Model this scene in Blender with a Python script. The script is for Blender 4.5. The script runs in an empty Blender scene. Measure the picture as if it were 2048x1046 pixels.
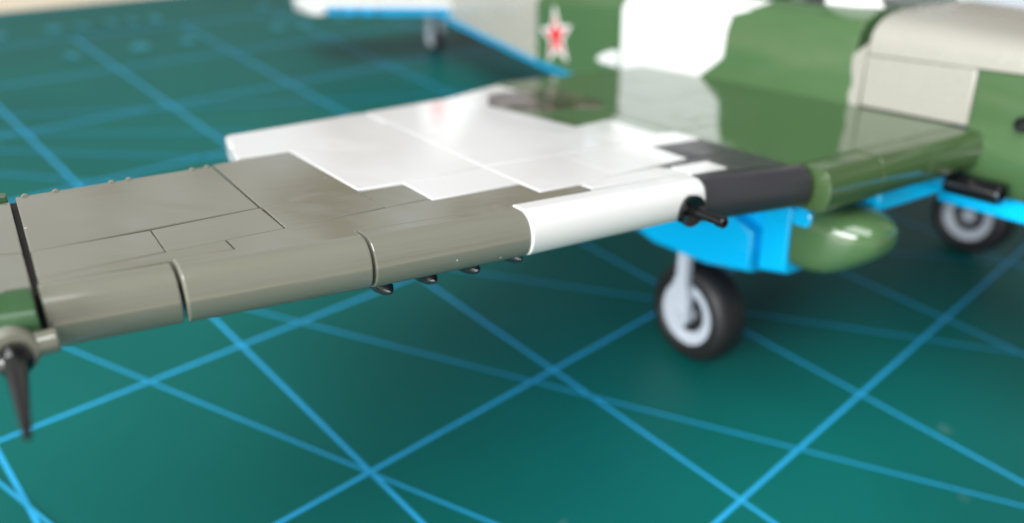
import bpy, bmesh, math, random
from mathutils import Vector, Matrix
random.seed(7)
R_ = math.radians
S = 0.01                       # all coordinates below are in centimetres; meshes are written in metres
scene = bpy.context.scene
col = scene.collection

# ------------------------------------------------------------------ camera
cam_d = bpy.data.cameras.new('camera')
cam = bpy.data.objects.new('camera', cam_d)
col.objects.link(cam)
cam_right = Vector((0.7226151, -0.6867308, 0.0789196))
cam_down = Vector((-0.3019767, -0.4163132, -0.8576091))
cam_fwd = Vector((0.6218018, 0.5958894, -0.5082109))
cam_loc = Vector((-1.3545, -4.2765, 11.3816)) * S
mw = Matrix.Identity(4)
for i in range(3):
    mw[i][0] = cam_right[i]; mw[i][1] = -cam_down[i]; mw[i][2] = -cam_fwd[i]; mw[i][3] = cam_loc[i]
cam.matrix_world = mw
cam_d.sensor_fit = 'HORIZONTAL'
cam_d.sensor_width = 36.0
cam_d.lens = 28.384
cam_d.clip_start = 0.005
cam_d.clip_end = 20.0
cam_d.dof.use_dof = True
cam_d.dof.focus_distance = 0.0945
cam_d.dof.aperture_fstop = 13.0
scene.camera = cam

# ------------------------------------------------------------------ light
world = bpy.data.worlds.new('World')
scene.world = world
world.use_nodes = True
bg = world.node_tree.nodes['Background']
wn, wl = world.node_tree.nodes, world.node_tree.links
wtc = wn.new('ShaderNodeTexCoord')
wno = wn.new('ShaderNodeTexNoise'); wno.inputs['Scale'].default_value = 8.0; wno.inputs['Detail'].default_value = 2.0
wcr = wn.new('ShaderNodeValToRGB')
wcr.color_ramp.elements[0].position = 0.36; wcr.color_ramp.elements[0].color = (0.30, 0.19, 0.10, 1)
wcr.color_ramp.elements[1].position = 0.62; wcr.color_ramp.elements[1].color = (1.0, 1.03, 1.06, 1)
e_ = wcr.color_ramp.elements.new(0.47); e_.color = (0.80, 0.76, 0.70, 1)
wmp = wn.new('ShaderNodeMapping'); wmp.inputs['Scale'].default_value = (1.0, 1.0, 1.9)
wl.new(wtc.outputs['Generated'], wmp.inputs['Vector'])
wl.new(wmp.outputs[0], wno.inputs['Vector'])
wl.new(wno.outputs['Fac'], wcr.inputs[0])
wsx = wn.new('ShaderNodeSeparateXYZ'); wl.new(wtc.outputs['Generated'], wsx.inputs[0])
wmr = wn.new('ShaderNodeMapRange')
wmr.inputs['From Min'].default_value = 0.1; wmr.inputs['From Max'].default_value = 0.8
wmr.inputs['To Min'].default_value = 0.62; wmr.inputs['To Max'].default_value = 0.16
wl.new(wsx.outputs['Z'], wmr.inputs['Value'])
wl.new(wcr.outputs[0], bg.inputs[0])
wl.new(wmr.outputs[0], bg.inputs[1])


def area(name, loc, target, sx, sy, power, color):
    d = bpy.data.lights.new(name, 'AREA')
    d.shape = 'RECTANGLE'; d.size = sx; d.size_y = sy; d.energy = power; d.color = color
    o = bpy.data.objects.new(name, d)
    col.objects.link(o)
    o.location = loc
    o.rotation_euler = (Vector(target) - Vector(loc)).to_track_quat('-Z', 'Y').to_euler()
    return o


# a tall window to the left of the camera: its high part and its low part
area('window_light_high', (-0.30, -0.10, 0.72), (0.12, 0.05, 0.04), 0.65, 0.65, 9.6, (0.97, 0.99, 1.0))
area('window_light_low', (-0.92, 0.03, 0.27), (0.14, 0.06, 0.04), 0.6, 0.30, 14.0, (0.97, 0.99, 1.0))

scene.view_settings.view_transform = 'Standard'
scene.view_settings.look = 'None'
scene.view_settings.exposure = 0.0
scene.view_settings.gamma = 1.0
scene.view_settings.use_curve_mapping = False
scene.cycles.use_denoising = True
scene.cycles.max_bounces = 10

# ------------------------------------------------------------------ materials


def new_mat(name):
    m = bpy.data.materials.new(name)
    m.use_nodes = True
    nt = m.node_tree
    return m, nt, nt.nodes['Principled BSDF']


def plastic(name, rgb, rough=0.16, ior=1.56, vary=0.06, dust=0.0, bump=0.006, bscale=260, streak=0.01):
    """Injection-moulded plastic: slight tone drift, soft ripples in the gloss, sparse dust."""
    m, nt, p = new_mat(name)
    N, L = nt.nodes, nt.links
    tc = N.new('ShaderNodeTexCoord')
    n1 = N.new('ShaderNodeTexNoise'); n1.inputs['Scale'].default_value = 55; n1.inputs['Detail'].default_value = 3
    L.new(tc.outputs['Object'], n1.inputs['Vector'])
    mr = N.new('ShaderNodeMapRange')
    mr.inputs['To Min'].default_value = 1 - vary; mr.inputs['To Max'].default_value = 1 + vary
    oi = N.new('ShaderNodeObjectInfo')
    ad = N.new('ShaderNodeMath'); ad.operation = 'MULTIPLY_ADD'; ad.inputs[1].default_value = 0.5; ad.inputs[2].default_value = -0.25
    L.new(oi.outputs['Random'], ad.inputs[0])
    ad2 = N.new('ShaderNodeMath'); ad2.operation = 'ADD'
    L.new(n1.outputs['Fac'], ad2.inputs[0]); L.new(ad.outputs[0], ad2.inputs[1])
    L.new(ad2.outputs[0], mr.inputs['Value'])
    mx = N.new('ShaderNodeMix'); mx.data_type = 'RGBA'; mx.blend_type = 'MULTIPLY'
    mx.inputs[0].default_value = 1.0
    mx.inputs[6].default_value = (*rgb, 1)
    L.new(mr.outputs[0], mx.inputs[7])
    out = mx.outputs[2]
    if dust > 0:
        vo = N.new('ShaderNodeTexVoronoi'); vo.inputs['Scale'].default_value = 210
        L.new(tc.outputs['Object'], vo.inputs['Vector'])
        lt = N.new('ShaderNodeMath'); lt.operation = 'LESS_THAN'; lt.inputs[1].default_value = 0.034
        L.new(vo.outputs['Distance'], lt.inputs[0])
        n3 = N.new('ShaderNodeTexNoise'); n3.inputs['Scale'].default_value = 90
        L.new(tc.outputs['Object'], n3.inputs['Vector'])
        gt = N.new('ShaderNodeMath'); gt.operation = 'GREATER_THAN'; gt.inputs[1].default_value = 0.50
        L.new(n3.outputs['Fac'], gt.inputs[0])
        ml = N.new('ShaderNodeMath'); ml.operation = 'MULTIPLY'
        L.new(lt.outputs[0], ml.inputs[0]); L.new(gt.outputs[0], ml.inputs[1])
        ml2 = N.new('ShaderNodeMath'); ml2.operation = 'MULTIPLY'; ml2.inputs[1].default_value = dust
        L.new(ml.outputs[0], ml2.inputs[0])
        m2 = N.new('ShaderNodeMix'); m2.data_type = 'RGBA'
        L.new(ml2.outputs[0], m2.inputs[0]); L.new(out, m2.inputs[6]); m2.inputs[7].default_value = (0.8, 0.8, 0.76, 1)
        out = m2.outputs[2]
    L.new(out, p.inputs['Base Color'])
    n2 = N.new('ShaderNodeTexNoise'); n2.inputs['Scale'].default_value = bscale; n2.inputs['Detail'].default_value = 2
    L.new(tc.outputs['Object'], n2.inputs['Vector'])
    r2 = N.new('ShaderNodeMapRange'); r2.inputs['To Min'].default_value = rough * 0.8; r2.inputs['To Max'].default_value = rough * 1.25
    L.new(n1.outputs['Fac'], r2.inputs['Value'])
    # handling marks: soft smears that dull the gloss
    n5 = N.new('ShaderNodeTexNoise'); n5.inputs['Scale'].default_value = 95; n5.inputs['Detail'].default_value = 5; n5.inputs['Distortion'].default_value = 1.2
    L.new(tc.outputs['Object'], n5.inputs['Vector'])
    r5 = N.new('ShaderNodeMapRange'); r5.inputs['From Min'].default_value = 0.48; r5.inputs['From Max'].default_value = 0.72
    r5.inputs['To Min'].default_value = 0.0; r5.inputs['To Max'].default_value = 0.16
    L.new(n5.outputs['Fac'], r5.inputs['Value'])
    ar = N.new('ShaderNodeMath'); ar.operation = 'ADD'
    L.new(r2.outputs[0], ar.inputs[0]); L.new(r5.outputs[0], ar.inputs[1])
    L.new(ar.outputs[0], p.inputs['Roughness'])
    b = N.new('ShaderNodeBump'); b.inputs['Strength'].default_value = bump; b.inputs['Distance'].default_value = 0.0005
    L.new(n2.outputs['Fac'], b.inputs['Height'])
    mp = N.new('ShaderNodeMapping'); mp.inputs['Scale'].default_value = (14, 900, 900)
    L.new(tc.outputs['Object'], mp.inputs['Vector'])
    n4 = N.new('ShaderNodeTexNoise'); n4.inputs['Scale'].default_value = 1.0; n4.inputs['Detail'].default_value = 2
    L.new(mp.outputs[0], n4.inputs['Vector'])
    b2 = N.new('ShaderNodeBump'); b2.inputs['Strength'].default_value = streak; b2.inputs['Distance'].default_value = 0.0002
    L.new(n4.outputs['Fac'], b2.inputs['Height']); L.new(b.outputs[0], b2.inputs['Normal'])
    L.new(b2.outputs[0], p.inputs['Normal'])
    p.inputs['IOR'].default_value = ior
    return m


M = {
    'tan': plastic('dark_tan_plastic', (0.200, 0.200, 0.158), 0.085, ior=1.85, dust=0.85, streak=0.05),
    'white': plastic('white_plastic', (0.76, 0.76, 0.755), 0.1, vary=0.02),
    'black': plastic('black_plastic', (0.034, 0.033, 0.040), 0.30, vary=0.1),
    'gloss_black': plastic('gloss_black_plastic', (0.006, 0.006, 0.007), 0.10, vary=0.1),
    'rocket': plastic('dark_grey_plastic', (0.028, 0.028, 0.034), 0.16, vary=0.1),
    'green': plastic('sand_green_plastic', (0.064, 0.130, 0.052), 0.08, ior=1.6),
    'wing_green': plastic('glossy_green_plastic', (0.050, 0.104, 0.040), 0.045, ior=1.95, bump=0.010, bscale=120),
    'dark_green': plastic('dark_green_plastic', (0.050, 0.092, 0.033), 0.1),
    'tip_green': plastic('deep_green_plastic', (0.034, 0.088, 0.034), 0.22, dust=0.7),
    'beige': plastic('beige_plastic', (0.36, 0.35, 0.305), 0.20, vary=0.03),
    'blue': plastic('azure_plastic', (0.002, 0.48, 0.90), 0.16, vary=0.03),
    'grey': plastic('light_grey_plastic', (0.50, 0.54, 0.60), 0.22, vary=0.03),
    'rubber': plastic('tyre_rubber', (0.010, 0.009, 0.010), 0.45, ior=1.5, vary=0.15),
    'red': plastic('red_print', (0.62, 0.03, 0.03), 0.2),
    'leather': plastic('brown_plastic', (0.055, 0.022, 0.015), 0.3),
    'core': plastic('dark_core_plastic', (0.008, 0.008, 0.008), 0.6),
    'boxblue': plastic('blue_grey_card', (0.62, 0.70, 0.78), 0.6),
}


def glass_mat():
    m, nt, p = new_mat('canopy_glass')
    p.inputs['Base Color'].default_value = (0.93, 0.97, 1, 1)
    p.inputs['Roughness'].default_value = 0.05
    p.inputs['Transmission Weight'].default_value = 0.92
    p.inputs['IOR'].default_value = 1.45
    return m


M['glass'] = glass_mat()


def mat_green():
    m, nt, p = new_mat('cutting_mat_vinyl')
    N, L = nt.nodes, nt.links
    tc = N.new('ShaderNodeTexCoord')
    n1 = N.new('ShaderNodeTexNoise'); n1.inputs['Scale'].default_value = 14; n1.inputs['Detail'].default_value = 5
    L.new(tc.outputs['Object'], n1.inputs['Vector'])
    cr = N.new('ShaderNodeValToRGB')
    cr.color_ramp.elements[0].position = 0.3; cr.color_ramp.elements[0].color = (0.002, 0.098, 0.086, 1)
    cr.color_ramp.elements[1].position = 0.7; cr.color_ramp.elements[1].color = (0.003, 0.124, 0.105, 1)
    L.new(n1.outputs['Fac'], cr.inputs[0])
    # scuffs and dust: pale soft specks
    vo = N.new('ShaderNodeTexVoronoi'); vo.inputs['Scale'].default_value = 42
    L.new(tc.outputs['Object'], vo.inputs['Vector'])
    mr = N.new('ShaderNodeMapRange'); mr.inputs['From Min'].default_value = 0.02; mr.inputs['From Max'].default_value = 0.09
    mr.inputs['To Min'].default_value = 0.10; mr.inputs['To Max'].default_value = 0.0
    L.new(vo.outputs['Distance'], mr.inputs['Value'])
    n3 = N.new('ShaderNodeTexNoise'); n3.inputs['Scale'].default_value = 21
    L.new(tc.outputs['Object'], n3.inputs['Vector'])
    gt = N.new('ShaderNodeMath'); gt.operation = 'GREATER_THAN'; gt.inputs[1].default_value = 0.55
    L.new(n3.outputs['Fac'], gt.inputs[0])
    ml = N.new('ShaderNodeMath'); ml.operation = 'MULTIPLY'
    L.new(mr.outputs[0], ml.inputs[0]); L.new(gt.outputs[0], ml.inputs[1])
    mx = N.new('ShaderNodeMix'); mx.data_type = 'RGBA'
    L.new(ml.outputs[0], mx.inputs[0]); L.new(cr.outputs[0], mx.inputs[6]); mx.inputs[7].default_value = (0.5, 0.65, 0.6, 1)
    L.new(mx.outputs[2], p.inputs['Base Color'])
    p.inputs['Roughness'].default_value = 0.45
    p.inputs['Specular IOR Level'].default_value = 0.28
    n2 = N.new('ShaderNodeTexNoise'); n2.inputs['Scale'].default_value = 2600; n2.inputs['Detail'].default_value = 2
    L.new(tc.outputs['Object'], n2.inputs['Vector'])
    b = N.new('ShaderNodeBump'); b.inputs['Strength'].default_value = 0.25; b.inputs['Distance'].default_value = 0.0001
    L.new(n2.outputs['Fac'], b.inputs['Height']); L.new(b.outputs[0], p.inputs['Normal'])
    return m


def print_mat(name, rgb):
    m, nt, p = new_mat(name)
    N, L = nt.nodes, nt.links
    tc = N.new('ShaderNodeTexCoord')
    n1 = N.new('ShaderNodeTexNoise'); n1.inputs['Scale'].default_value = 60
    L.new(tc.outputs['Object'], n1.inputs['Vector'])
    mr = N.new('ShaderNodeMapRange'); mr.inputs['To Min'].default_value = 0.85; mr.inputs['To Max'].default_value = 1.12
    L.new(n1.outputs['Fac'], mr.inputs['Value'])
    mx = N.new('ShaderNodeMix'); mx.data_type = 'RGBA'; mx.blend_type = 'MULTIPLY'; mx.inputs[0].default_value = 1
    mx.inputs[6].default_value = (*rgb, 1); L.new(mr.outputs[0], mx.inputs[7])
    L.new(mx.outputs[2], p.inputs['Base Color'])
    p.inputs['Roughness'].default_value = 0.42
    return m


def wood_mat():
    m, nt, p = new_mat('pale_wood')
    N, L = nt.nodes, nt.links
    tc = N.new('ShaderNodeTexCoord')
    mp = N.new('ShaderNodeMapping'); mp.inputs['Scale'].default_value = (2, 18, 2)
    L.new(tc.outputs['Object'], mp.inputs['Vector'])
    n1 = N.new('ShaderNodeTexNoise'); n1.inputs['Scale'].default_value = 3; n1.inputs['Detail'].default_value = 6
    L.new(mp.outputs[0], n1.inputs['Vector'])
    cr = N.new('ShaderNodeValToRGB')
    cr.color_ramp.elements[0].position = 0.3; cr.color_ramp.elements[0].color = (0.90, 0.72, 0.50, 1)
    cr.color_ramp.elements[1].position = 0.7; cr.color_ramp.elements[1].color = (0.95, 0.86, 0.70, 1)
    L.new(n1.outputs['Fac'], cr.inputs[0]); L.new(cr.outputs[0], p.inputs['Base Color'])
    p.inputs['Roughness'].default_value = 0.3
    return m




def mottle_mat():  # glossy mottling from near-black through brown to pinkish grey
    m, nt, p = new_mat('dark_mottled_brown')
    N, L = nt.nodes, nt.links
    tc = N.new('ShaderNodeTexCoord')
    mp = N.new('ShaderNodeMapping'); mp.inputs['Scale'].default_value = (60, 110, 60)
    L.new(tc.outputs['Object'], mp.inputs['Vector'])
    n1 = N.new('ShaderNodeTexNoise'); n1.inputs['Scale'].default_value = 1.4; n1.inputs['Detail'].default_value = 3
    L.new(mp.outputs[0], n1.inputs['Vector'])
    cr = N.new('ShaderNodeValToRGB')
    cr.color_ramp.elements[0].position = 0.38; cr.color_ramp.elements[0].color = (0.012, 0.008, 0.008, 1)
    cr.color_ramp.elements[1].position = 0.66; cr.color_ramp.elements[1].color = (0.24, 0.19, 0.19, 1)
    e = cr.color_ramp.elements.new(0.52); e.color = (0.06, 0.030, 0.022, 1)
    L.new(n1.outputs['Fac'], cr.inputs[0]); L.new(cr.outputs[0], p.inputs['Base Color'])
    p.inputs['Roughness'].default_value = 0.12
    return m


M['mottle'] = mottle_mat()
M['mat'] = mat_green()
M['line'] = print_mat('mat_line_print', (0.028, 0.38, 0.70))
M['fan'] = print_mat('mat_angle_print', (0.020, 0.31, 0.53))
M['glyph'] = print_mat('mat_scale_print', (0.016, 0.23, 0.29))
M['wood'] = wood_mat()

# ------------------------------------------------------------------ mesh helpers


def finish(name, bm, material, parent=None, smooth=20):
    bmesh.ops.recalc_face_normals(bm, faces=bm.faces)
    me = bpy.data.meshes.new(name)
    bm.to_mesh(me); bm.free()
    for v in me.vertices:
        v.co *= S
    me.materials.append(M[material])
    for p in me.polygons:
        p.use_smooth = True
    me.set_sharp_from_angle(angle=R_(smooth))
    o = bpy.data.objects.new(name, me)
    col.objects.link(o)
    if parent:
        o.parent = parent
    return o


def empty(name, parent=None):
    o = bpy.data.objects.new(name, None)
    o.empty_display_size = 0.01
    col.objects.link(o)
    if parent:
        o.parent = parent
    return o


def bevel_sharp(bm, off, seg=2, ang=30):
    bmesh.ops.recalc_face_normals(bm, faces=bm.faces)
    es = [e for e in bm.edges if len(e.link_faces) == 2 and e.calc_face_angle(0) > R_(ang)]
    if es and off > 0:
        bmesh.ops.bevel(bm, geom=es, offset=off, segments=seg, profile=0.5, affect='EDGES', clamp_overlap=True)


def slab(top, bot, bevel=0.018, seg=2):
    """closed solid between two matching rings of 3-D points"""
    bm = bmesh.new()
    a = [bm.verts.new(p) for p in top]; b = [bm.verts.new(p) for p in bot]
    n = len(a)
    bm.faces.new(a); bm.faces.new(b[::-1])
    for i in range(n):
        bm.faces.new((a[i], b[i], b[(i + 1) % n], a[(i + 1) % n]))
    bevel_sharp(bm, bevel, seg)
    return bm


def loft(rings, cap=True):
    bm = bmesh.new()
    vs = [[bm.verts.new(p) for p in r] for r in rings]
    n = len(vs[0])
    for a, b in zip(vs, vs[1:]):
        for i in range(n):
            bm.faces.new((a[i], a[(i + 1) % n], b[(i + 1) % n], b[i]))
    if cap:
        bm.faces.new(vs[0][::-1]); bm.faces.new(vs[-1])
    return bm


def box(u0, u1, f0, f1, v0, v1, bevel=0.02):
    t = [(u0, f0, v1), (u1, f0, v1), (u1, f1, v1), (u0, f1, v1)]
    return slab(t, [(x, y, v0) for x, y, z in t], bevel)


def lathe(profile, origin, axis='y', n=40):
    """profile: (distance along axis, radius)"""
    rings = []
    o = Vector(origin)
    for d, r in profile:
        r = max(r, 0.0008)
        ring = []
        for k in range(n):
            a = 2 * math.pi * k / n
            c, s = math.cos(a) * r, math.sin(a) * r
            if axis == 'y': q = Vector((c, d, s))
            elif axis == 'x': q = Vector((d, c, s))
            else: q = Vector((c, s, d))
            ring.append(o + q)
        rings.append(ring)
    return loft(rings)


# ------------------------------------------------------------------ setting: table, mat
bm = box(-160, 260, -120, 260, -4.0, -0.32, 0.2)
table = finish('table_top', bm, 'wood')
table['kind'] = 'structure'

mat_x0, mat_x1, mat_y0, mat_y1 = -16.0, 57.0, -22.0, 40.75
bm = box(mat_x0, mat_x1, mat_y0, mat_y1, -0.30, 0.0, 0.05)
mat = finish('cutting_mat', bm, 'mat')
mat['label'] = 'green self-healing cutting mat with blue printed grid under the model airplane'
mat['category'] = 'cutting mat'


def strip(x0, y0, x1, y1, width, z, material, name='printed_line'):
    d = Vector((x1 - x0, y1 - y0)); d.normalize()
    n = Vector((-d.y, d.x)) * (width / 2)
    bm = bmesh.new()
    q = [(x0 + n.x, y0 + n.y, z), (x0 - n.x, y0 - n.y, z), (x1 - n.x, y1 - n.y, z), (x1 + n.x, y1 + n.y, z)]
    bm.faces.new([bm.verts.new(p) for p in q])
    return finish(name, bm, material, mat)


gx0, gx1, gy0, gy1 = -15.0, 55.0, -20.0, 35.0
for i in range(-3, 12):
    strip(i * 5, gy0, i * 5, gy1, 0.088, 0.004, 'line')
for j in range(-4, 8):
    strip(gx0, j * 5, gx1, j * 5, 0.088, 0.008, 'line')


def angle_line(px, py, deg, k):
    d = Vector((math.sin(R_(deg)), -math.cos(R_(deg))))
    # from the protractor's centre side out to the frame of the grid
    t0 = (gy1 - 6 - py) / d.y if d.y else 0
    ts = [t for t in ((gy0 - py) / d.y if d.y < 0 else 1e9, (gx1 - px) / d.x if d.x > 0 else 1e9) if t > 0]
    t1 = min(ts)
    tl = (-5.0 - px) / d.x
    t0 = max(t0, tl)
    strip(px + d.x * t0, py + d.y * t0, px + d.x * t1, py + d.y * t1, 0.075, 0.012 + 0.003 * k, 'fan')


cx, cy = -1.1 * 5, 6.25 * 5
for k, (px, py, a) in enumerate(((0.76 * 5, 1.571 * 5, 22.4), (2.078 * 5, 0.626 * 5, 29.6), (3.044 * 5, 0.843 * 5, 37.75),
                                 (cx, cy, 44.2), (cx, cy, 51.8), (cx, cy, 58.6), (cx, cy, 67.0), (cx, cy, 13.3))):
    angle_line(px, py, a, k)

# soft unreadable rows of scale print near the far edge of the mat
rs = random.Random(3)
for row_y, h in ((32.4, 1.0), (36.6, 1.1)):
    x = 2.0
    while x < 34:
        w_ = rs.uniform(0.25, 0.8)
        if rs.random() < 0.72:
            hh = h * rs.uniform(0.6, 1.0)
            strip(x, row_y + rs.uniform(-.2, .2), x + w_, row_y + rs.uniform(-.2, .2), hh, 0.040, 'glyph', 'scale_print')
        x += w_ + rs.uniform(0.35, 1.1)
strip(gx0, 39.9, gx1, 39.9, 0.10, 0.036, 'fan')

# ------------------------------------------------------------------ the model airplane
# local frame: x = towards its starboard wing tip, y = towards the nose, z = up (tail-down stance, 9.4 degrees)
plane = empty('model_airplane')
rot = Matrix(((-0.9829287, -0.1815161, 0.0300498), (0.1839867, -0.9697301, 0.1605378), (0.0, 0.1633260, 0.9865722)))
pm = rot.to_4x4()
pm.translation = Vector((18.865, 2.1275, 0)) * S
plane.matrix_world = pm
plane['label'] = 'camouflaged brick-built toy ground attack airplane seen across its wing on the cutting mat'
plane['category'] = 'toy airplane'

TAN4 = math.tan(R_(4.0))


def wtop(u):
    return 5.72 + max(0.0, abs(u) - 7.2) * TAN4


jit = random.Random(11)


def tile(parent, poly, material, th=0.30, gap=0.003, name='wing_tile', side=1, dv=0.0, jitter=0.002, bevel=0.013):
    """a flat wing tile from its outline in the wing plane (span, chord)"""
    n = len(poly)
    area2 = sum(poly[i][0] * poly[(i + 1) % n][1] - poly[(i + 1) % n][0] * poly[i][1] for i in range(n))
    sgn = 1 if area2 > 0 else -1
    ins = []
    for i in range(n):
        a, b, c = Vector(poly[i - 1]), Vector(poly[i]), Vector(poly[(i + 1) % n])
        d1 = (b - a).normalized(); d2 = (c - b).normalized()
        n1 = Vector((-d1.y, d1.x)) * sgn; n2 = Vector((-d2.y, d2.x)) * sgn
        k = n1 + n2
        k = k / max(0.25, k.dot(n1)) if k.length > 1e-6 else n1
        ins.append(b + k * gap)
    cu = sum(p.x for p in ins) / n; cf = sum(p.y for p in ins) / n
    tu, tf, t0 = jit.uniform(-1, 1) * jitter, jit.uniform(-1, 1) * jitter, jit.uniform(-1, 1) * jitter
    top = [(p.x * side, p.y, wtop(p.x) + dv + t0 + tu * (p.x - cu) * 0.5 + tf * (p.y - cf) * 0.5) for p in ins]
    bot = [(x, y, z - th) for x, y, z in top]
    return finish(name, slab(top, bot, bevel), material, parent)


# cross-section of a rounded leading edge: (chord offset from the foremost point, height below the wing top)
NOSE = [(-0.80, 0.0), (-0.285, 0.0)] + [(-0.27 + 0.27 * abs(math.cos(R_(90 - 9 * k))) ** 0.92, -0.32 + 0.32 * math.copysign(abs(math.sin(R_(90 - 9 * k))) ** 0.92, 90 - 9 * k))
                         for k in range(21)] + [(-0.285, -0.64), (-0.80, -0.64)]


def nose_brick(parent, u0, u1, f0, f1, material, back=None, side=1, gap=0.006, dv=0.0, th=1.0, name='leading_edge_brick'):
    ua, ub = (u0 + gap, u1 - gap) if u0 < u1 else (u0 - gap, u1 + gap)
    rings = []
    bev = 0.018
    sgn = 1 if ub > ua else -1
    for u, f, inset in ((ua, f0, bev), (ua + sgn * bev * .35, f0, bev * .3), (ua + sgn * bev, f0, 0), (ua + sgn * (bev + .012), f0, 0), (ub - sgn * (bev + .012), f1, 0), (ub - sgn * bev, f1, 0),
                        (ub - sgn * bev * .35, f1, bev * .3), (ub, f1, bev)):
        r = []
        for k, (df, dz) in enumerate(NOSE):
            if back is not None and df == -0.80:
                df = (back[0] if abs(u - u0) < abs(u - u1) else back[1]) - f
            dz *= th
            cz = -0.32 * th
            ff = f + df - (inset if df > -0.5 else 0)
            zz = dz + (inset if dz < cz else -inset)
            r.append((u * side, ff, wtop(u) + dv + zz))
        rings.append(r)
    return finish(name, loft(rings), material, parent, 30)


def build_outer_wing(wing, s):
    # --- tan outer panels
    T = lambda poly, m='tan', **k: tile(wing, poly, m, side=s, **k)
    T([(18.66, 0.36), (16.13, -0.30), (16.13, 1.99), (18.66, 2.54)])
    T([(16.11, -0.36), (14.80, -0.77), (14.71, 1.81), (16.11, 1.98)])
    T([(18.66, 2.55), (17.46, 2.35), (17.46, 3.13), (18.66, 3.36)])
    T([(17.46, 2.34), (16.12, 2.00), (16.11, 2.90), (17.46, 3.13)])
    T([(16.10, 1.98), (14.71, 1.81), (14.71, 2.62), (16.10, 2.90)])
    T([(14.71, 1.81), (14.0, 1.70), (14.0, 2.50), (14.71, 2.62)])
    T([(18.66, 3.37), (16.82, 3.02), (16.81, 3.36), (17.44, 3.42), (18.66, 3.50)])
    T([(16.81, 3.02), (14.0, 2.51), (14.0, 2.60), (12.46, 2.37), (12.44, 2.85), (11.66, 2.77), (11.64, 3.0), (13.17, 3.25), (15.4, 3.34), (16.80, 3.40)])
    # --- white panels
    W = lambda poly, m='white', **k: tile(wing, poly, m, side=s, **k)
    W([(15.40, -2.41), (12.31, -3.66), (12.33, -2.45), (15.58, -1.25)], dv=-0.02, th=0.42, bevel=0.06, name='trailing_edge_tile')
    W([(15.60, -1.24), (12.33, -2.44), (12.46, 1.31), (14.72, 1.76), (14.80, -0.77), (15.68, -0.58)], dv=0.012)
    W([(14.71, 1.77), (12.46, 1.32), (12.46, 2.36), (14.0, 2.58), (14.0, 1.70)], dv=0.012)
    W([(12.30, -3.66), (9.95, -4.62), (9.55, -3.50), (12.33, -2.45)], dv=-0.02, th=0.42, bevel=0.06, name='trailing_edge_tile')
    W([(12.32, -2.44), (9.55, -3.49), (9.08, -0.75), (9.05, 0.85), (12.45, 1.30)], dv=0.018)
    W([(9.94, -4.62), (7.5, -6.15), (7.45, -4.6), (9.6, -3.55)], dv=-0.02, th=0.42, bevel=0.06, name='trailing_edge_tile')
    W([(12.45, 1.31), (10.84, 1.09), (10.78, 2.55), (11.67, 2.76), (12.44, 2.84)], dv=0.016)
    W([(10.83, 1.09), (8.86, 0.82), (8.86, 1.50), (8.90, 2.16), (10.78, 2.50)], dv=0.016)
    W([(10.78, 2.54), (9.85, 2.42), (9.60, 2.62), (9.62, 2.92), (11.64, 3.0), (11.67, 2.77)], dv=0.014)
    W([(9.62, 2.50), (8.74, 2.46), (8.74, 2.92), (9.62, 2.98)], dv=0.02)
    W([(9.06, 0.84), (9.07, -0.75), (7.92, -1.16), (7.98, 0.38), (7.45, 0.36), (7.45, 1.04), (8.85, 1.18)], dv=0.016)
    # --- black fillet panels and inner green panels
    B = lambda poly, m='black', **k: tile(wing, poly, m, side=s, **k)
    B([(8.85, 1.2), (7.45, 1.06), (7.45, 2.0), (8.88, 2.15)], dv=0.004)
    B([(9.84, 2.40), (8.89, 2.18), (7.45, 2.01), (7.45, 3.12), (8.73, 3.1), (8.73, 2.45), (9.62, 2.49)], dv=0.002)
    B([(9.62, 2.99), (8.73, 2.93), (8.73, 3.1), (7.45, 3.13), (7.45, 3.16), (9.62, 3.08)], dv=0.0)
    G = lambda poly, m='wing_green', **k: tile(wing, poly, m, side=s, **k)
    G([(9.54, -3.5), (7.45, -4.6), (7.40, -2.6), (9.3, -2.1)], dv=0.0)
    G([(9.29, -2.1), (7.40, -2.59), (7.40, -1.3), (7.92, -1.17), (9.09, -0.76)], dv=0.0)
    G([(7.91, -1.17), (7.41, -1.29), (7.43, 0.36), (7.97, 0.36)], dv=0.0)
    # --- leading edge bricks
    N_ = lambda *a, **k: nose_brick(wing, *a, side=s, **k)
    N_(18.68, 17.48, 3.80, 3.77, 'tan', back=(3.50, 3.44), dv=-0.015)
    N_(17.46, 15.42, 3.84, 3.81, 'tan', back=(3.42, 3.36), dv=0.012, gap=0.010)
    N_(15.40, 13.17, 3.80, 3.69, 'tan', back=(3.35, 3.26), dv=0.0)
    N_(13.17, 9.70, 3.72, 3.41, 'white', back=(3.25, 2.95), dv=0.014)
    N_(9.70, 7.26, 3.42, 3.52, 'black', back=(3.07, 3.17), dv=-0.006, th=1.14)
    # --- core and underside
    cu = [(18.6, 0.6), (16.1, -0.1), (15.3, -2.2), (12.3, -3.4), (9.9, -4.4), (7.5, -5.9), (7.3, 3.1), (9.7, 2.9), (13.1, 3.2), (18.6, 3.4)]
    top = [(u * s, f, wtop(u) - 0.27) for u, f in cu]
    finish('wing_core', slab(top, [(x, y, z - 0.12) for x, y, z in top], 0), 'core', wing)
    top = [(u * s, f, wtop(u) - 0.40) for u, f in cu]
    finish('underside_plate', slab(top, [(x, y, z - 0.23) for x, y, z in top], 0.02), 'blue', wing)
    # --- dark filler seen down the gap at the tip
    a, b = sorted((18.60 * s, 18.80 * s))
    finish('wing_tip_joint', box(a, b, 0.28, 3.55, wtop(18.7) - 0.5, wtop(18.7) - 0.10, 0), 'core', wing)
    # --- wing tip beyond the gap
    tip = [(18.72, 0.45), (20.2, 1.25), (20.75, 2.3), (20.5, 3.2), (18.72, 3.62)]
    tt = [(18.72, 2.50), (18.72, 0.48), (20.2, 1.25), (20.7, 2.1)]
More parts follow.
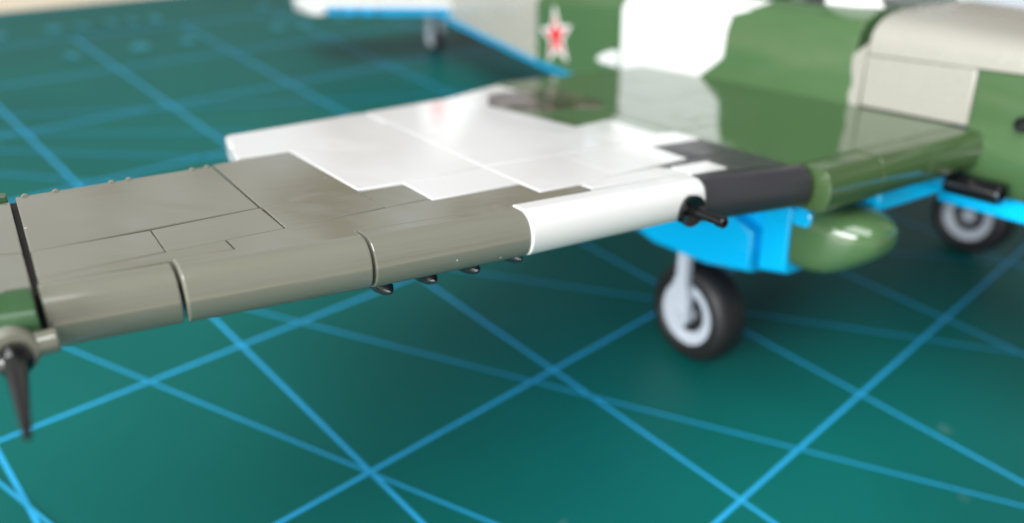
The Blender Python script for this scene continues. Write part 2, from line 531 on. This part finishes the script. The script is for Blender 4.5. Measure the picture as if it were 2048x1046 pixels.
    tile(wing, tt, 'tan', side=s, name='wing_tip_tile', dv=-0.02)
    tt = [(18.72, 2.51), (20.7, 2.12), (20.75, 2.5), (20.5, 3.2), (18.72, 3.62)]
    tile(wing, tt, 'tan', side=s, name='wing_tip_tile', dv=-0.02)
    top = [(u * s, f, wtop(18.7) - 0.33) for u, f in tip]
    finish('wing_tip_plate', slab(top, [(x, y, z - 0.25) for x, y, z in top], 0.02), 'tip_green', wing)
    z = wtop(18.72)
    wr = []
    for u, k in ((18.73, 0.0), (20.3, -0.35)):
        wr.append([(u * s, 3.55 + k, z - 0.005), (u * s, 3.66 + k, z - 0.005), (u * s, 3.95 + k, z - 0.09), (u * s, 3.99 + k, z - 0.20), (u * s, 3.97 + k, z - 0.30), (u * s, 3.40 + k, z - 0.30)])
    bm = loft(wr); bevel_sharp(bm, 0.015, 2)
    finish('wing_tip_slope', bm, 'tip_green', wing)
    # small green end of the tip's trailing edge
    finish('wing_tip_clip', box(18.74 * s, 19.6 * s, 0.2, 0.46, z - 0.28, z + 0.03, 0.02) if s > 0 else box(-19.6, -18.74, 0.2, 0.46, z - 0.28, z + 0.03, 0.02), 'tip_green', wing)
    # hinge knobs along the outer trailing edge
    for u in (18.55, 18.2, 17.52, 17.3, 16.42, 16.2):
        f_ = 0.36 + (u - 18.66) * 0.261 - 0.02
        bm = lathe([(-0.05, 0.0), (-0.045, 0.03), (-0.02, 0.045), (0.0, 0.05), (0.08, 0.05)], (u * s, f_, wtop(u) - 0.03), 'y', 16)
        finish('hinge_knob', bm, 'tan', wing)


def build_centre_wing(wing, s):
    G = lambda poly, m='wing_green', **k: tile(wing, poly, m, side=s, **k)
    cols = [2.42, 4.1, 5.75, 7.42]
    rows = [(-6.2, -4.4), (-4.4, -2.2), (-2.2, 0.3), (0.3, 3.18)]
    for (a, b) in rows:
        if a == 0.3:
            G([(2.42, a), (7.42, a), (7.42, b), (2.42, b)], jitter=0.002)
        elif a == -2.2:
            G([(2.42, a), (4.9, a), (4.9, b), (2.42, b)]); G([(4.9, a), (7.40, a), (7.40, b), (4.9, b)])
        elif a == -4.4:
            G([(2.42, a), (5.75, a), (5.75, b), (2.42, b)]); G([(5.75, a), (7.40, a), (7.40, b), (5.75, b)])
        else:
            G([(2.42, a), (4.1, a), (4.1, b), (2.42, b)]); G([(4.1, a), (7.46, a), (7.43, b), (4.1, b)])
    cut = [7.20, 5.72, 4.28, 2.42]
    for a, b in zip(cut, cut[1:]):
        nose_brick(wing, a, b, 3.83, 3.83, 'dark_green', back=(3.19, 3.19), side=s, dv=jit.uniform(-.012, .012), gap=0.012, th=1.22)
    c = [(2.3, -5.8), (7.4, -5.8), (7.4, 3.2), (2.3, 3.2)]
    top = [(u * s, f, 5.45) for u, f in c]
    finish('wing_core', slab(top, [(x, y, z - 0.12) for x, y, z in top], 0), 'core', wing)
    top = [(u * s, f, 5.32) for u, f in c]
    finish('underside_plate', slab(top, [(x, y, z - 0.24) for x, y, z in top], 0.02), 'blue', wing)
    # azure strip hanging under the inner leading edge
    a, b = sorted((2.42 * s, 5.15 * s))
    finish('underside_strip', box(a, b, 1.2, 3.48, 4.50, 4.93, 0.06), 'blue', wing)


for s in (1, -1):
    wing = empty('wing', plane)
    wing['label'] = ('tan and white outer wing reaching towards the viewer' if s > 0 else 'far wing hidden behind the fuselage')
    build_centre_wing(wing, s)
    build_outer_wing(wing, s)
    # rockets slung under the outer panel
    for u, dz in ((15.02, 0.87), (14.40, 0.84), (13.76, 0.81), (13.08, 0.76)):
        zc = wtop(u) - dz
        bm = lathe([(-2.6, 0.0), (-2.55, 0.05), (-2.2, 0.13), (-0.55, 0.14), (-0.32, 0.13), (-0.14, 0.095), (-0.04, 0.05), (0.0, 0.015)], (u * s, 3.32, zc), 'y', 24)
        finish('rocket', bm, 'rocket', wing)
    # cannon in its black dish
    u = 10.08
    bm = lathe([(-0.45, 0.20), (-0.04, 0.235), (0.03, 0.252), (0.06, 0.248), (0.055, 0.215), (0.0, 0.12), (0.0, 0.09), (0.10, 0.078), (0.54, 0.070), (0.56, 0.088), (0.67, 0.088), (0.69, 0.07), (0.69, 0.04), (0.64, 0.035), (0.63, 0.0)],
               (u * s, 3.475, wtop(u) - 0.40), 'y', 32)
    finish('cannon', bm, 'gloss_black', wing, 40)

# dark mottled patch near the trailing edge at the root, starboard side
ol = [(9.30, -3.35), (9.25, -3.75), (8.75, -4.55), (8.2, -4.80), (7.4, -4.85), (6.8, -4.72), (6.62, -4.3), (6.75, -3.7), (6.6, -3.1), (6.85, -2.55), (7.15, -2.36), (7.7, -2.75), (8.3, -2.55), (8.9, -2.9)]
wing_s = [o for o in plane.children if o.name.startswith('wing')][0]
top = [(u, f, wtop(u) + 0.028) for u, f in ol]
finish('dark_patch', slab(top, [(x, y, z - 0.06) for x, y, z in top], 0.006, 1), 'mottle', wing_s)

# pitot tube at the starboard tip
wing_r = [o for o in plane.children if o.name.startswith('wing')][0]
z = wtop(18.97) - 0.42
bm = lathe([(0.0, 0.12), (0.0, 0.205), (0.03, 0.222), (0.16, 0.222), (0.20, 0.20), (0.20, 0.12), (0.0, 0.12)], (18.99, 3.90, z), 'y', 36)
finish('pitot_clip', bm, 'tan', wing_r)
finish('pitot_bar', lathe([(18.62, 0.105), (18.64, 0.115), (18.90, 0.115)], (0, 3.98, z - 0.0), 'x', 24), 'tan', wing_r)
bm = lathe([(-0.15, 0.10), (0.0, 0.118), (0.24, 0.15), (0.30, 0.15), (0.34, 0.125), (0.36, 0.098), (0.8, 0.075), (1.30, 0.047), (1.62, 0.03), (1.66, 0.018), (1.67, 0.0)], (18.985, 3.93, z - 0.01), 'y', 32)
finish('pitot_tube', bm, 'gloss_black', wing_r)


# ------------------------------------------------------------------ undercarriage
def build_gear(s):
    nac = empty('gear_nacelle', plane)
    # blue boat-shaped body: rings along the chord
    def ring(f, hw, vb, vt, rr=0.18):
        pts = []
        for (cu, cv, a0) in ((hw - rr, vb + rr, -90), (hw - rr, vt, 0), (-(hw - rr), vt, 90), (-(hw - rr), vb + rr, 180)):
            if cv == vt:
                pts.append((5.75 * s + (hw if a0 == 0 else -hw), f, vt))
            else:
                for k in range(5):
                    a = R_(a0 + 22.5 * k)
                    pts.append((5.75 * s + cu + rr * math.cos(a), f, cv + rr * math.sin(a)))
        return pts
    bm = loft([ring(-6.0, 0.25, 4.7, 5.08), ring(-4.5, 0.5, 3.7, 5.08), ring(-2.8, 0.74, 3.05, 5.08), ring(-1.0, 0.83, 2.72, 4.9), ring(0.6, 0.84, 2.76, 4.3), ring(1.80, 0.84, 2.99, 3.88)])
    bevel_sharp(bm, 0.03, 2, 50)
    finish('nacelle_body', bm, 'blue', nac)
    a, b = sorted((5.25 * s, 6.22 * s))
    finish('nacelle_core', box(a, b, -3.5, 3.0, 3.45, 5.07, 0.02), 'blue', nac)
    bm = loft([ring(1.97, 0.76, 3.08, 5.06), ring(2.60, 0.76, 3.22, 5.06)])
    bevel_sharp(bm, 0.03, 2, 50)
    finish('nacelle_block', bm, 'blue', nac)
    finish('nacelle_stud', lathe([(0.5 * s, 0.22), (0.74 * s, 0.22), (0.76 * s, 0.19)], (5.75 * s, 2.82, 4.45), 'x', 24), 'blue', nac)
    # olive nose cap
    def sring(f, hw, hh, vc, e=2.7, n=36):
        r = []
        for k in range(n):
            a = 2 * math.pi * k / n
            c, d = math.cos(a), math.sin(a)
            r.append((5.75 * s + hw * math.copysign(abs(c) ** (2 / e), c), f, vc + hh * math.copysign(abs(d) ** (2 / e), d)))
        return r
    bm = loft([sring(2.62, .70, .58, 4.02, 4), sring(2.66, .77, .65, 4.02, 4), sring(3.05, .77, .66, 4.03, 4), sring(3.35, .74, .63, 4.06, 3.6), sring(3.6, .67, .55, 4.11, 3.2), sring(3.82, .57, .45, 4.17, 2.9),
               sring(3.98, .47, .36, 4.21, 2.7), sring(4.08, .39, .29, 4.23, 2.5), sring(4.13, .30, .22, 4.24, 2.4), sring(4.155, .16, .12, 4.24, 2.2), sring(4.16, .04, .03, 4.24, 2)])
    finish('nacelle_nose', bm, 'green', nac, 60)

    g = empty('landing_gear', plane)
    ux, fy, vz = 5.86 * s, -0.10, 1.233
    prof = []
    for d, r in ((-0.32, 0.70), (-0.40, 0.76), (-0.44, 0.86), (-0.44, 0.97), (-0.39, 1.08), (-0.29, 1.155), (-0.15, 1.19), (0.0, 1.20), (0.15, 1.19), (0.29, 1.155), (0.39, 1.08), (0.44, 0.97), (0.44, 0.86), (0.40, 0.76), (0.32, 0.70)):
        prof.append((d, r))
    tyre = finish('tyre', lathe(prof, (ux, fy, vz), 'x', 56), 'rubber', g, 45)
    half = [(0.36, 0.0), (0.36, 0.20), (0.29, 0.24), (0.28, 0.42), (0.35, 0.50), (0.39, 0.56), (0.39, 0.76), (0.33, 0.79)]
    rp = [(-d, r) for d, r in half] + half[::-1]
    finish('rim', lathe(rp, (ux, fy, vz), 'x', 48), 'grey', g, 40)
    # single outboard leg with a rounded eye on the axle
    du = 0.54 * s
    q = []
    for k in range(13):
        a = R_(180 + 180 * k / 12)
        q.append((fy - 0.06 + 0.28 * math.cos(a), vz - 0.02 + 0.28 * math.sin(a)))
    q += [(fy + 0.20, vz + 0.45), (fy + 0.14, 1.98), (fy + 0.12, 2.15), (fy + 0.12, 3.1), (fy - 0.19, 3.1), (fy - 0.19, 2.2), (fy - 0.27, 2.02), (fy - 0.33, vz + 0.45)]
    top = [(ux + du + 0.08 * s, f, v) for f, v in q]; bot = [(ux + du - 0.14 * s, f, v) for f, v in q]
    finish('strut', slab(top, bot, 0.03), 'grey', g)
    finish('axle', lathe([(0.2 * s, 0.13), (0.70 * s, 0.13), (0.72 * s, 0.11)], (ux, fy, vz), 'x', 24), 'grey', g)


for s in (1, -1):
    build_gear(s)

# ------------------------------------------------------------------ fuselage
fus = empty('fuselage', plane)


def lerp(tab, x):
    if x <= tab[0][0]: return tab[0][1]
    for (a, b), (c, d) in zip(tab, tab[1:]):
        if x <= c: return b + (d - b) * (x - a) / (c - a)
    return tab[-1][1]


HW = [(-25.0, 0.42), (-20.0, 1.0), (-12.0, 2.02), (-7.3, 2.4), (8, 2.4)]
VB = [(-25.0, 6.0), (-20.0, 5.42), (-12.0, 4.72), (-6, 4.35), (8, 4.2)]
VS = [(-25.0, 6.75), (-20.0, 6.72), (-12.0, 7.05), (-6, 7.3), (-2.4, 7.40), (0.9, 7.25)]
VT = [(-25.0, 7.2), (-20.0, 7.35), (-12.0, 7.85), (-6, 8.1), (-3.6, 7.80), (0.9, 7.72)]


def fring(f, belly=False):
    w, b, sh, t = lerp(HW, f), lerp(VB, f), lerp(VS, f), lerp(VT, f)
    if belly:
        return [(w * .96, f, b + 0.34), (w * .9, f, b + 0.06), (w * .75, f, b), (-w * .75, f, b), (-w * .9, f, b + 0.06), (-w * .96, f, b + 0.34)]
    k = (t - sh)
    return [(w, f, b + 0.33), (w, f, sh), (w - k * 0.42, f, sh + k * 0.5), (max(w - k * 1.25, w * 0.3), f, t - 0.05), (max(w - k * 1.7, w * 0.12), f, t),
            (-max(w - k * 1.7, w * 0.12), f, t), (-max(w - k * 1.25, w * 0.3), f, t - 0.05), (-(w - k * 0.42), f, sh + k * 0.5), (-w, f, sh), (-w, f, b + 0.33)]


def segment(fs, material, name='fuselage_section', belly=False):
    fs = list(fs)
    fs[0] += 0.01; fs[-1] -= 0.01
    bm = loft([fring(f, belly) for f in fs])
    bevel_sharp(bm, 0.02, 2, 40)
    return finish(name, bm, material, fus)


segment([-25, -22.5, -20, -16, -12.3], 'beige')
segment([-12.3, -12, -9.5, -7.32], 'green')
segment([-7.32, -6, -4, -2.4, 0.66], 'green')
segment([-25, -20, -16, -12], 'blue', 'belly_section', True)
segment([-12, -6, -2, 3.3], 'blue', 'belly_section', True)


def panel(poly, material, proud=0.012, name='fuselage_panel', shoulder=False, side=1):
    def pt(f, v, off):
        w, sh, t = lerp(HW, f), lerp(VS, f), lerp(VT, f)
        if not shoulder:
            return ((w + off) * side, f, v)
        k = t - sh
        if shoulder == 'upper':      # v is 0..1 across the upper facet
            u0, v0, u1, v1 = w - 0.42 * k, sh + 0.5 * k, max(w - k * 1.25, w * 0.3), t - 0.05
            return ((u0 + (u1 - u0) * v + off * 0.6) * side, f, v0 + (v1 - v0) * v + off * 0.8)
        # shoulder slope from (w, sh) to (w-.42k, sh+.5k)
        tt = (v - sh) / (0.5 * k)
        return ((w - 0.42 * k * tt + off * 0.77) * side, f, v + off * 0.64)
    top = [pt(f, v, proud) for f, v in poly]; bot = [pt(f, v, -0.08) for f, v in poly]
    return finish(name, slab(top, bot, 0.008, 1), material, fus)


def sh(f): return lerp(VS, f)


for side in (1, -1):
    # white winter camouflage patch with its ragged front edge
    panel([(-7.25, 5.4), (-7.25, sh(-7.25)), (-3.0, sh(-3.0)), (-3.15, 6.95), (-3.2, 6.3), (-3.45, 6.1), (-3.95, 5.75), (-3.95, 5.4)], 'white', side=side)
    panel([(-7.25, sh(-7.25) + .01), (-7.25, sh(-7.25) + .42), (-6.0, sh(-6.0) + .39), (-3.6, sh(-3.6) + .215), (-2.45, sh(-2.45) + .17), (-2.6, sh(-2.6) + .1), (-2.95, sh(-3.0) + .01)], 'white', shoulder=True, side=side)
    panel([(-7.25, 0.01), (-7.25, 1), (-6.0, 1), (-3.6, 1), (-2.2, 1), (-2.44, 0.01), (-3.6, 0.01), (-6.0, 0.01)], 'white', shoulder='upper', side=side)
    # small outlier of white behind it
    p3 = [(-8.55, 5.60), (-8.3, 5.52), (-7.4, 5.5), (-7.35, 6.0), (-7.8, 5.95), (-8.3, 5.78)]
    panel(p3, 'white', side=side)
    # beige wavy strip behind the square cowling panel
    panel([(0.66, 5.72), (0.90, 5.72), (0.93, 7.1), (0.75, 6.95), (0.58, 6.8), (0.60, 6.5), (0.68, 6.2), (0.60, 5.95)], 'beige', side=side, proud=0.016)

# star badge
def star_pts(cf, cv, r, r2, rotd):
    out = []
    for k in range(10):
        a = R_(90 + rotd + 36 * k)
        rr = r if k % 2 == 0 else r2
        out.append((cf + rr * math.cos(a), cv + rr * math.sin(a)))
    return out


for side in (1, -1):
    panel(star_pts(-10.95, 6.02, 1.05, 0.43, 8), 'white', 0.012, 'star_badge', side=side)
    st = panel(star_pts(-10.95, 6.02, 0.76, 0.28, 8), 'red', 0.020, 'star_badge', side=side)

# engine cowling: side panel, nose block, arched top cover
bm = loft([[(2.4, f, 5.74), (2.42, f, 6.86), (-2.42, f, 6.86), (-2.4, f, 5.74)] for f in (0.94, 3.36)])
bevel_sharp(bm, 0.03, 2); finish('cowling_panel', bm, 'beige', fus)
nr = []
for f, w in ((3.38, 2.40), (5.5, 2.38), (7.5, 2.2), (8.6, 1.8)):
    nr.append([(w, f, 6.86), (w, f, 5.95), (w + .015, f, 5.78), (w + .07, f, 5.58), (w + 0.15, f, 5.38), (w + 0.17, f, 5.2), (w + 0.12, f, 4.8), (w + .0, f, 4.5),
               (-w, f, 4.5), (-w - 0.12, f, 4.8), (-w - 0.17, f, 5.2), (-w - .15, f, 5.38), (-w - 0.07, f, 5.58), (-w - .015, f, 5.78), (-w, f, 5.95), (-w, f, 6.86)])
bm = loft(nr); bevel_sharp(bm, 0.03, 2, 50)
finish('nose_block', bm, 'green', fus, 40)
bm = box(-2.3, 2.3, 3.0, 8.0, 4.05, 4.48, 0.06); finish('belly_section', bm, 'blue', fus)


def arch(f, sc=1.0, wide=1.0):
    pts = [(2.44, 6.88), (2.44, 7.16), (2.40, 7.32), (2.28, 7.48), (2.08, 7.62), (1.80, 7.71), (1.4, 7.77), (0.7, 7.81)]
    r = [(u * wide, f, 6.88 + (v - 6.88) * sc) for u, v in pts]
    return r + [(-x, y, z) for x, y, z in reversed(r)]


bm = loft([arch(0.98, 0.99), arch(1.02, 1.0), arch(2.2, 0.90), arch(3.6, 0.75, 0.99), arch(6.2, 0.62, 0.96), arch(8.3, 0.5, 0.8)])
finish('cowling_cover', bm, 'beige', fus, 50)
# exhaust stub, tube under the wing root
finish('exhaust_stub', lathe([(2.30, 0.15), (2.50, 0.15), (2.53, 0.13), (2.53, 0.07), (2.45, 0.06), (2.44, 0.0)], (0, 4.42, 5.98), 'x', 24), 'gloss_black', fus)
for s in (1, -1):
    finish('under_wing_tube', lathe([(3.2, 0.16), (3.46, 0.20), (3.50, 0.215), (4.48, 0.215), (4.55, 0.20), (4.56, 0.12), (4.3, 0.1)], (2.88 * s, 0, 4.70), 'y', 32), 'gloss_black', fus)

# ------------------------------------------------------------------ cockpit
cock = empty('canopy', plane)
bm = slab([(1.5, 0.62, 7.7), (-1.5, 0.62, 7.7), (-1.1, -0.55, 9.0), (1.1, -0.55, 9.0)], [(1.5, 0.5, 7.6), (-1.5, 0.5, 7.6), (-1.1, -0.65, 8.9), (1.1, -0.65, 8.9)], 0.02)
finish('windscreen', bm, 'glass', cock)
for s in (1, -1):
    bm = slab([(1.62 * s, 0.62, 7.75), (1.62 * s, -1.0, 7.72), (1.2 * s, -1.0, 9.0), (1.15 * s, -0.5, 9.0)], [(1.5 * s, 0.62, 7.72), (1.5 * s, -1.0, 7.70), (1.1 * s, -1.0, 8.95), (1.05 * s, -0.5, 8.95)], 0.015)
    finish('side_window', bm, 'white', cock)
    bm = slab([(1.55 * s, -1.15, 8.0), (1.55 * s, -4.5, 8.0), (1.15 * s, -4.5, 9.1), (1.15 * s, -1.15, 9.1)], [(1.45 * s, -1.15, 8.0), (1.45 * s, -4.5, 8.0), (1.05 * s, -4.5, 9.05), (1.05 * s, -1.15, 9.05)], 0.015)
    finish('side_window', bm, 'glass', cock)
finish('canopy_frame', box(-1.6, 1.6, -1.14, -1.0, 7.9, 9.2, 0.03), 'black', cock)
finish('canopy_frame', box(-1.6, 1.6, -4.75, -4.5, 8.0, 9.2, 0.03), 'green', cock)
finish('canopy_roof', box(-1.1, 1.1, -4.6, -0.6, 9.1, 9.22, 0.03), 'green', cock)
finish('cockpit_lever', box(1.5, 1.66, -1.45, -0.9, 7.72, 7.95, 0.02), 'black', cock)
# defensive gun pointing back over the spine
bm = lathe([(0.0, 0.0), (0.02, 0.20), (0.6, 0.20), (0.62, 0.28), (4.6, 0.30), (4.7, 0.1)], (0.0, -18.4, 8.62), 'y', 24)
finish('rear_gun', bm, 'black', cock)
finish('gun_body', box(-0.34, 0.34, -13.9, -11.2, 8.1, 9.0, 0.08), 'black', cock)
finish('gun_magazine', lathe([(-0.5, 0.0), (-0.5, 0.5), (0.4, 0.5), (0.4, 0.0)], (0.35, -12.6, 9.1), 'x', 24), 'leather', cock)
finish('gun_ring', lathe([(7.70, 1.25), (8.0, 1.25), (8.02, 1.15), (8.02, 0.9), (7.7, 0.9)], (0, -10.6, 0), 'z', 36), 'leather', cock)
finish('gun_grip', box(-0.25, 0.25, -11.3, -10.6, 8.2, 8.75, 0.06), 'grey', cock)

# ------------------------------------------------------------------ tail
tail = empty('tail', plane)


def tpv(u): return 6.40 + (abs(u) - 1.0) * 0.05


for s in (1, -1):
    ol = [(0.5, -20.1), (6.62, -21.75), (6.5, -24.5), (0.5, -25.0)]
    top = [(u * s, f, tpv(u) + 0.12) for u, f in ol]; bot = [(u * s, f, tpv(u) - 0.20) for u, f in ol]
    finish('tailplane', slab(top, bot, 0.05), 'white', tail)
    ol = [(0.5, -20.35), (6.05, -21.85), (6.0, -24.3), (0.5, -24.8)]
    top = [(u * s, f, tpv(u) - 0.205) for u, f in ol]; bot = [(u * s, f, tpv(u) - 0.50) for u, f in ol]
    finish('tailplane_underside', slab(top, bot, 0.03), 'blue', tail)
    ol = [(6.08, -21.65), (6.66, -21.8), (6.5, -24.4), (6.08, -24.5)]
    top = [(u * s, f, tpv(u) - 0.206) for u, f in ol]; bot = [(u * s, f, tpv(u) - 0.52) for u, f in ol]
    finish('tailplane_tip', slab(top, bot, 0.06), 'white', tail)
    for k in range(3):
        u = 5.75 - 0.75 * k
        bm = lathe([(0, 0.16), (0.12, 0.16), (0.14, 0.13)], (u * s, -20.28 - (u - 0.5) * 0.27, tpv(u) - 0.36), 'y', 20)
        finish('underside_knob', bm, 'blue', tail)
q = [(-18.6, 7.2), (-20.6, 10.2), (-21.4, 10.9), (-23.2, 10.9), (-24.2, 9.6), (-24.6, 7.2)]
finish('tail_fin', slab([(0.22, f, v) for f, v in q], [(-0.22, f, v) for f, v in q], 0.06), 'white', tail)
for side in (1, -1):
    sp = star_pts(-22.3, 9.0, 1.1, 0.42, 0)
    finish('star_badge', slab([(0.235 * side, f, v) for f, v in sp], [(0.2 * side, f, v) for f, v in sp], 0), 'red', tail)
tw = (0.0, -23.6, 4.42)
finish('tail_wheel', lathe([(-0.2, 0.2), (-0.22, 0.36), (-0.16, 0.46), (0.0, 0.49), (0.16, 0.46), (0.22, 0.36), (0.2, 0.2)], tw, 'x', 32), 'rubber', tail)
finish('tail_wheel_rim', lathe([(-0.25, 0.0), (-0.25, 0.25), (0.25, 0.25), (0.25, 0.0)], tw, 'x', 24), 'grey', tail)
for s in (1, -1):
    a, b = sorted((0.24 * s, 0.36 * s))
    finish('tail_wheel_fork', box(a, b, -23.85, -23.35, 4.3, 6.3, 0.04), 'grey', tail)

# ------------------------------------------------------------------ blurred thing behind the nose
box_o = empty('card_box')
box_o.location = (0.66, 0.10, -0.0032)
box_o.rotation_euler = (0, 0, R_(20))
box_o['label'] = 'blurred pale blue-grey box on the table behind the cowling'
box_o['category'] = 'box'
finish('box_body', box(0, 18, -12, 16, 0, 5.0, 0.15), 'boxblue', box_o)
finish('box_lid', box(-0.15, 18.15, -12.15, 16.15, 5.02, 6.6, 0.15), 'boxblue', box_o)
